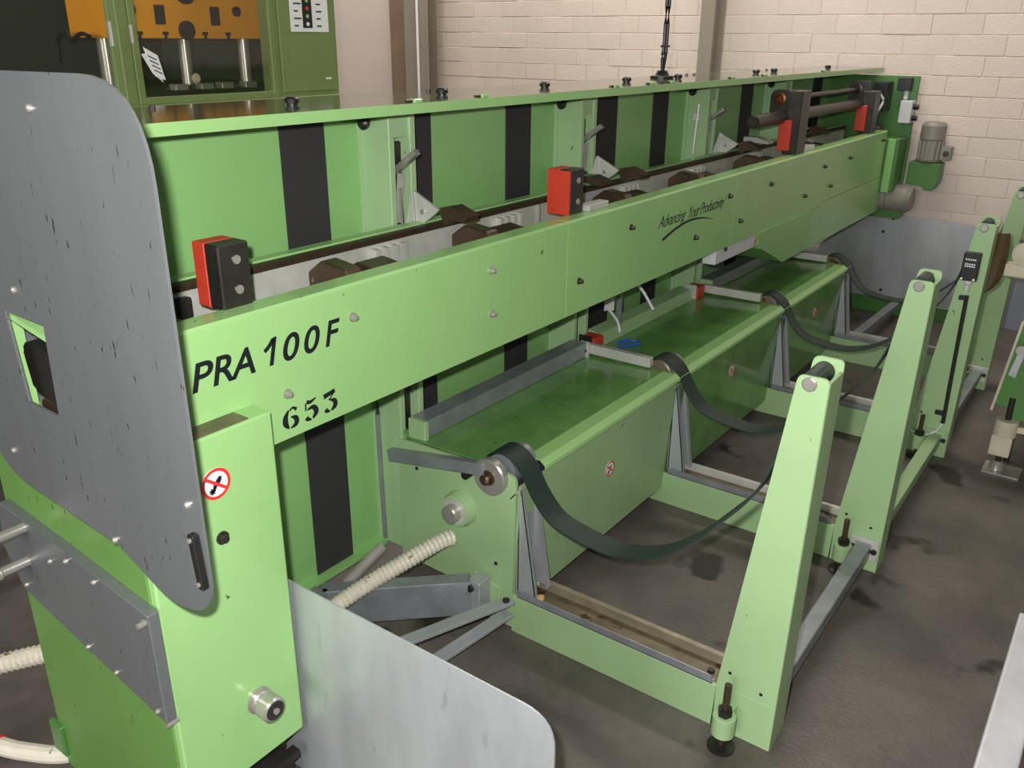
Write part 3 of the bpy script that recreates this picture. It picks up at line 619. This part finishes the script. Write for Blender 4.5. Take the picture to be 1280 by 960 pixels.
obj('drive_wheel', lathe(bmn(), (5.76, 1.44, 1.18), (0, -1, 0), [(0, .05), (.03, .05), (.034, .04)], 20), DSTEEL, F, smooth=True)

# ================================================================== LOOSE THINGS ON THE FEEDER
def redblock(x, label):
    t = thing('red_block', (x + .04, 1.67, .55), label, 'block', 'red blocks at the back of the tray')
    obj('body', box(bmn(), x, x + .075, 1.632, 1.70, .541, .60, .003), RED, t)
    obj('side_plate', box(bmn(), x - .006, x, 1.64, 1.70, .541, .61, .001), ZINCW if x > 3 else DSTEEL, t)
    return t
redblock(2.80, 'red block on the tray beside the broken white bracket')
redblock(3.76, 'red block on the tray with a white side plate')
bb = obj('broken_bracket', prism(bmn(), [(1.70, .90), (1.66, .90), (1.655, .67), (1.70, .66)], 'x', 2.985, 2.99), PLASTW, F, label='broken white bracket')
obj('bracket_post', box(bmn(), 3.04, 3.055, 1.655, 1.67, .565, .92), ZINCB, bb)
obj('dangling_cable', tube(bmn(), catmull([(3.07, 1.62, .92), (3.07, 1.615, .80), (3.10, 1.58, .73), (3.13, 1.55, .66)], 5), .006, 8), WHITE, bb, smooth=True)
obj('curved_cable', tube(bmn(), catmull([(2.985, 1.69, .68), (2.98, 1.64, .64), (2.972, 1.62, .615), (2.965, 1.61, .59)], 5), .006, 8), PLASTW, bb, smooth=True)
tag(obj('blue_cable', tube(bmn(), catmull([(2.80, 1.58, .5555), (2.88, 1.565, .557), (2.93, 1.55, .5555), (2.98, 1.525, .557), (2.99, 1.56, .5575), (2.92, 1.60, .557), (3.0, 1.585, .5575)], 6), .005, 8), BLUE, smooth=True), 'bright blue cable end lying on the oily tray top', 'cable')
tag(obj('wood_chip', prism(bmn(), [(1.80, 1.225), (1.83, 1.215), (1.835, 1.20), (1.81, 1.19), (1.795, 1.205)], 'z', .1225, .137, .003), WOOD), 'pale wood chip lying in the nearest cross rail', 'chip')
(obj('outlet_hose', tube(bmn(), resample(catmull([(1.765, 1.50, .262), (1.72, 1.515, .262), (1.60, 1.555, .235), (1.48, 1.60, .20), (1.36, 1.66, .14), (1.22, 1.74, .05)], 10), .0072), .026, 14, rib=.16), HOSE, F, label='cream corrugated hose'))
tag(obj('grey_hose', tube(bmn(), catmull([(1.72, 1.765, .15), (1.60, 1.775, .10), (1.45, 1.775, .05), (1.25, 1.77, .022), (1.05, 1.72, .022)], 8), .018, 12), HOSEG, smooth=True), 'smooth grey hose on the floor below the rear panel', 'hose')
tag(obj('corrugated_hose', tube(bmn(), resample(catmull([(1.05, 2.05, .09), (.90, 2.18, .075), (.74, 2.30, .06), (.55, 2.42, .045), (.35, 2.5, .04)], 10), .0075), .030, 14, rib=.16), HOSE), 'cream corrugated hose on the floor left of the end cabinet', 'hose')
t = thing('floor_hose', (.65, 1.93, 0), 'dirty pale hose with a red ring at the lower left', 'hose')
obj('hose', tube(bmn(), catmull([(.82, 1.80, .03), (.70, 1.86, .03), (.64, 1.95, .03), (.60, 2.04, .035), (.55, 2.2, .04)], 8), .022, 12), HOSE, t, smooth=True)
obj('red_ring', tube(bmn(), [(.607, 2.02, .0345), (.601, 2.035, .035)], .025, 12), SIGNRED, t)
t = bmn()
LO = [((.462, .975), (.417, .978)), ((.470, .93), (.410, .926)), ((.478, .885), (.410, .88)), ((.483, .84), (.412, .835)), ((.486, .79), (.416, .795)), ((.489, .75), (.424, .76)), ((.493, .715), (.440, .738)), ((.497, .692), (.475, .705)), ((.501, .680), (.498, .682))]
rows = []
for k, (l, r) in enumerate(LO):
    u = k / (len(LO) - 1); bow = 4.005 + .03 * math.sin(u * 3.1); row = []
    for th in (0, .006):
        for q in (0, .33, .67, 1):
            cy = l[0] + (r[0] - l[0]) * q; cz = l[1] + (r[1] - l[1]) * q
            row.append((bow + th + .018 * (q - .5) ** 2 * 4, cy, cz))
    rows.append([t.verts.new(c) for c in row[:4] + row[4:][::-1]])
for a, b_ in zip(rows, rows[1:]):
    for k in range(8): t.faces.new((a[k], a[(k + 1) % 8], b_[(k + 1) % 8], b_[k]))
t.faces.new(rows[0]); t.faces.new(rows[-1][::-1]); bmesh.ops.recalc_face_normals(t, faces=t.faces[:])
tag(obj('leather_strip', t, LEATH, smooth=True), 'curled brown leather strip hanging behind the third post', 'strip')
# drop cables above the lid
t = thing('drop_cable', (3.50, 1.77, 1.547), 'pair of black cables dropping from above onto the green lid', 'cable')
for dx in (-.012, .012):
    obj('cable', tube(bmn(), catmull([(3.50 + dx * .2, 1.77, 1.575), (3.505 + dx * 1.2, 1.77, 1.64), (3.51 + dx, 1.77, 1.70), (3.51 + dx, 1.77, 2.2), (3.51 + dx, 1.77, 3.6)], 5), .007, 8), BLACK, t, smooth=True)
obj('cable_tie', box(bmn(), 3.49, 3.53, 1.758, 1.782, 1.668, 1.676), DSTEEL, t)
obj('gland_plate', lathe(bmn(), (3.50, 1.77, 1.547), (0, 0, 1), [(0, .05), (.008, .05), (.012, .03), (.03, .02)], 18), BLACK, t, smooth=True)

# ================================================================== PRESS BEHIND
P = thing('power_press', (2.3, 3.5, 0), 'dark green press with windows and an orange ram behind the feeder', 'machine')
pf = bmn(); box(pf, 1.80, 2.815, 3.0, 4.3, .02, 1.455, .004)
obj('press_base', pf, GREENX, P)
obj('base_ledge', box(bmn(), 1.79, 2.83, 2.985, 3.05, 1.435, 1.462, .003), GREENX, P)
cc = obj('control_cabinet', box(bmn(), 2.475, 2.815, 3.0, 3.09, 1.455, 2.6, .004), GREENX, P)
obj('cabinet_door', box(bmn(), 2.50, 2.80, 2.994, 3.0, 1.48, 2.5, .002), GREENX, cc)
obj('door_tag', box(bmn(), 2.735, 2.765, 2.991, 2.994, 1.525, 1.533), WHITE, cc)
obj('corner_post', box(bmn(), 1.80, 1.845, 3.0, 3.05, 1.455, 2.6, .003), GREENX, P)
wf = bmn(); box(wf, 1.845, 1.872, 2.995, 3.02, 1.462, 2.6, .002); box(wf, 2.452, 2.475, 2.995, 3.02, 1.462, 2.6, .002); box(wf, 1.872, 2.452, 2.995, 3.02, 1.462, 1.488, .002)
wfo = obj('window_frame', wf, GREENX, P); obj('pane', box(bmn(), 1.872, 2.452, 3.006, 3.010, 1.488, 2.6), GLASS, wfo)
wf = bmn(); box(wf, 1.80, 1.82, 3.05, 3.07, 1.455, 2.6, .002); box(wf, 1.80, 1.82, 4.22, 4.25, 1.455, 2.6, .002); box(wf, 1.80, 1.82, 3.07, 4.22, 1.455, 1.475)
wfo = obj('side_window_frame', wf, GREENX, P); obj('pane', box(bmn(), 1.808, 1.812, 3.07, 4.22, 1.475, 2.6), GLASS, wfo)
for z_ in (1.70,):
    obj('door_hinge', cyl(bmn(), (1.846, 2.992, z_ - .03), (1.846, 2.992, z_ + .03), .007, 8), STEEL, P); obj('door_hinge', cyl(bmn(), (1.80, 3.045, z_ - .04), (1.80, 3.045, z_ + .04), .009, 8), STEEL, P)
obj('rear_wall', box(bmn(), 1.80, 2.815, 4.25, 4.30, 1.455, 2.6), DARKG, P)
obj('side_wall', box(bmn(), 2.78, 2.815, 3.09, 4.25, 1.455, 2.6), DARKG, P)
ram = obj('press_ram', box(bmn(), 1.955, 2.60, 3.22, 3.60, 1.685, 2.6, .004), YELLOW, P, label='orange-yellow press ram')
for a in (2.02, 2.13, 2.31, 2.42):
    q = bmn(); box(q, a - .006, a + .006, 3.2185, 3.23, 1.684, 1.708); box(q, a - .013, a + .013, 3.2180, 3.23, 1.698, 1.710); obj('t_slot', q, BLACK, ram)
for a in (2.115, 2.365): obj('ram_window', box(bmn(), a - .022, a + .022, 3.2178, 3.23, 1.735, 1.805), DSTEEL, ram)
for a, z_, r in ((1.99, 1.785, .024), (2.47, 1.79, .02), (2.225, 1.715, .036), (2.235, 1.86, .05)): obj('ram_bore', lathe(bmn(), (a, 3.22, z_), (0, -1, 0), [(0, r), (.008, r), (.010, r * .7)], 20), DSTEEL, ram, smooth=True)
for a, b_ in ((1.99, 3.42), (2.33, 3.40), (2.53, 3.27), (2.06, 3.55)): obj('guide_pillar', cyl(bmn(), (a, b_, 1.49), (a, b_, 1.685), .026, 18), STEEL, P, smooth=True)
obj('press_bed', box(bmn(), 1.95, 2.72, 3.28, 3.85, 1.455, 1.505, .003), DSTEEL, P)
for a in (2.16, 2.28, 2.38, 2.5): obj('bed_block', box(bmn(), a, a + .06, 3.24, 3.29, 1.49, 1.515, .003), STEEL, P)
obj('knob', lathe(bmn(), (2.18, 3.14, 1.54), (0, -1, 0), [(0, .015), (.012, .02), (.02, .012)], 14), BEIGE, P, smooth=True)
obj('hose_loop', tube(bmn(), catmull([(1.90, 3.62, 1.60), (1.90, 3.60, 1.68), (1.90, 3.54, 1.705), (1.90, 3.49, 1.68), (1.90, 3.42, 1.70), (1.90, 3.36, 1.69)], 6), .008, 8), BLACK, P, smooth=True)
sg = obj('control_sign', box(bmn(), 2.562, 2.765, 2.990, 2.994, 1.715, 1.96), WHITE, P, label='white instruction sign with a black panel')
obj('sign_panel', box(bmn(), 2.625, 2.675, 2.9885, 2.990, 1.73, 1.95), INK, sg)
for k, c_ in enumerate((WHITE, GREENP, RED, GREENP, WHITE, RED)): obj('sign_dot', cyl(bmn(), (2.65, 2.9885, 1.745 + k * .03), (2.65, 2.9875, 1.745 + k * .03), .008, 10), c_, sg)
b = bmn()
for side, x0 in ((0, 2.58), (1, 2.70)):
    for k in range(8): box(b, x0, x0 + random.uniform(.02, .04), 2.9892, 2.990, 1.735 + k * .028, 1.741 + k * .028)
obj('sign_print', b, DSTEEL, sg)
t = thing('paper_tag', (1.90, 2.985, 1.6), 'white printed paper tag hanging on the press window frame', 'paper')
b = bmn(); prism(b, [(1.872, 1.658), (1.925, 1.63), (1.945, 1.545), (1.905, 1.56)], 'y', 2.975, 2.977); obj('sheet', b, WHITE, t)
b = bmn(); prism(b, [(1.865, 1.635), (1.90, 1.64), (1.938, 1.538), (1.90, 1.57)], 'y', 2.980, 2.982); obj('second_sheet', b, WHITE, t)
b = bmn()
for k in range(4): prism(b, [(1.885 + k * .006, 1.632 - k * .016), (1.918 + k * .006, 1.617 - k * .016), (1.918 + k * .006, 1.613 - k * .016), (1.885 + k * .006, 1.628 - k * .016)], 'y', 2.9745, 2.975)
obj('printed_lines', b, DSTEEL, t)
tag(obj('dark_board', prism(bmn(), [(3.02, 0), (3.40, 0), (3.06, 1.72), (3.02, 1.72)], 'y', 3.55, 3.57), DSTEEL), 'dark board leaning just right of the press', 'board')

# ================================================================== RIGHT FOREGROUND AND NEIGHBOUR
t = thing('galvanised_rail', (1.5, -.01, 0), 'galvanised rectangular tube at the lower right corner', 'rail')
b = bmn(); r0, r1 = -.045, .022
pr = rpoly([(r0, .44, .006), (r1, .44, .006), (r1, .50, .006), (r0, .50, .006)], 3); pi_ = rpoly([(r0 + .004, .444, .005), (r1 - .004, .444, .005), (r1 - .004, .496, .005), (r0 + .004, .496, .005)], 3)
va = {}
for nm, pts in (('o', pr), ('i', pi_)):
    for xx in (.9, 2.0): va[nm, xx] = [b.verts.new((xx, p[0], p[1])) for p in pts]
n = len(pr)
for i in range(n):
    j = (i + 1) % n
    b.faces.new((va['o', .9][i], va['o', .9][j], va['o', 2.0][j], va['o', 2.0][i])); b.faces.new((va['i', .9][j], va['i', .9][i], va['i', 2.0][i], va['i', 2.0][j]))
    b.faces.new((va['o', 2.0][i], va['o', 2.0][j], va['i', 2.0][j], va['i', 2.0][i])); b.faces.new((va['o', .9][j], va['o', .9][i], va['i', .9][i], va['i', .9][j]))
bmesh.ops.recalc_face_normals(b, faces=b.faces[:])
obj('tube', b, RAILZ, t)
for xx in (1.0, 1.7): obj('leg', box(bmn(), xx, xx + .05, r0 + .01, r1 - .012, 0, .44, .003), ZINCB, t)
t = thing('neighbour_machine', (4.0, .1, 0), 'green machine frame on a beige levelling foot at the right edge', 'machine')
obj('edge_board', prism(bmn(), [(.335, .26), (.325, .26), (.285, .66), (.295, .66)], 'x', 3.90, 4.2), BEIGE, t)
fr = obj('frame', prism(bmn(), [(.324, .285), (.288, .66), (.278, .80), (-.20, .80), (-.20, .235), (.25, .235), (.25, .285)], 'x', 3.905, 4.6, .003), GREEND, t)
obj('latch', prism(bmn(), [(.30, .43), (.282, .53), (.255, .53), (.27, .42)], 'x', 3.885, 3.905, .002), ZINC, fr); obj('latch_bolt', cyl(bmn(), (3.885, .272, .545), (3.87, .272, .545), .02, 12), STEEL, fr)
obj('foot_boss', lathe(bmn(), (3.90, .262, .165), (0, 0, 1), [(0, .045), (.07, .045)], 20), BEIGE, t, smooth=True)
obj('foot_block', box(bmn(), 3.865, 3.935, .225, .305, .075, .165, .006), BEIGE, t)
obj('foot_arm', bar(bmn(), (3.90, .225, .20), (3.90, .10, .205), .02, .025), BEIGE, t)
obj('foot_rod', cyl(bmn(), (3.90, .262, .0), (3.90, .262, .33), .012, 12), DSTEEL, t, smooth=True)
obj('foot_dome', lathe(bmn(), (3.90, .262, .008), (0, 0, 1), [(0, .03), (.02, .028), (.035, .015)], 18), STEEL, t, smooth=True)
obj('foot_plate', box(bmn(), 3.84, 3.96, .17, .31, 0, .008, .001), STEEL, t)
obj('second_post', cyl(bmn(), (4.02, .24, 0), (4.02, .24, .24), .012, 10), DSTEEL, t)
g = obj('gauge_head', box(bmn(), 3.92, 3.98, .30, .40, .825, .875, .004), BEIGE, t); obj('gauge_disc', lathe(bmn(), (3.93, .335, .92), (-1, 0, 0), [(0, .05), (.01, .05), (.014, .04)], 20), BEIGE, g, smooth=True)
obj('gauge_cap', box(bmn(), 3.92, 3.98, .29, .37, .965, .975), DSTEEL, g)
obj('gauge_arm', bar(bmn(), (3.95, .32, .85), (3.95, .26, .70), .03, .03), GREEND, g)
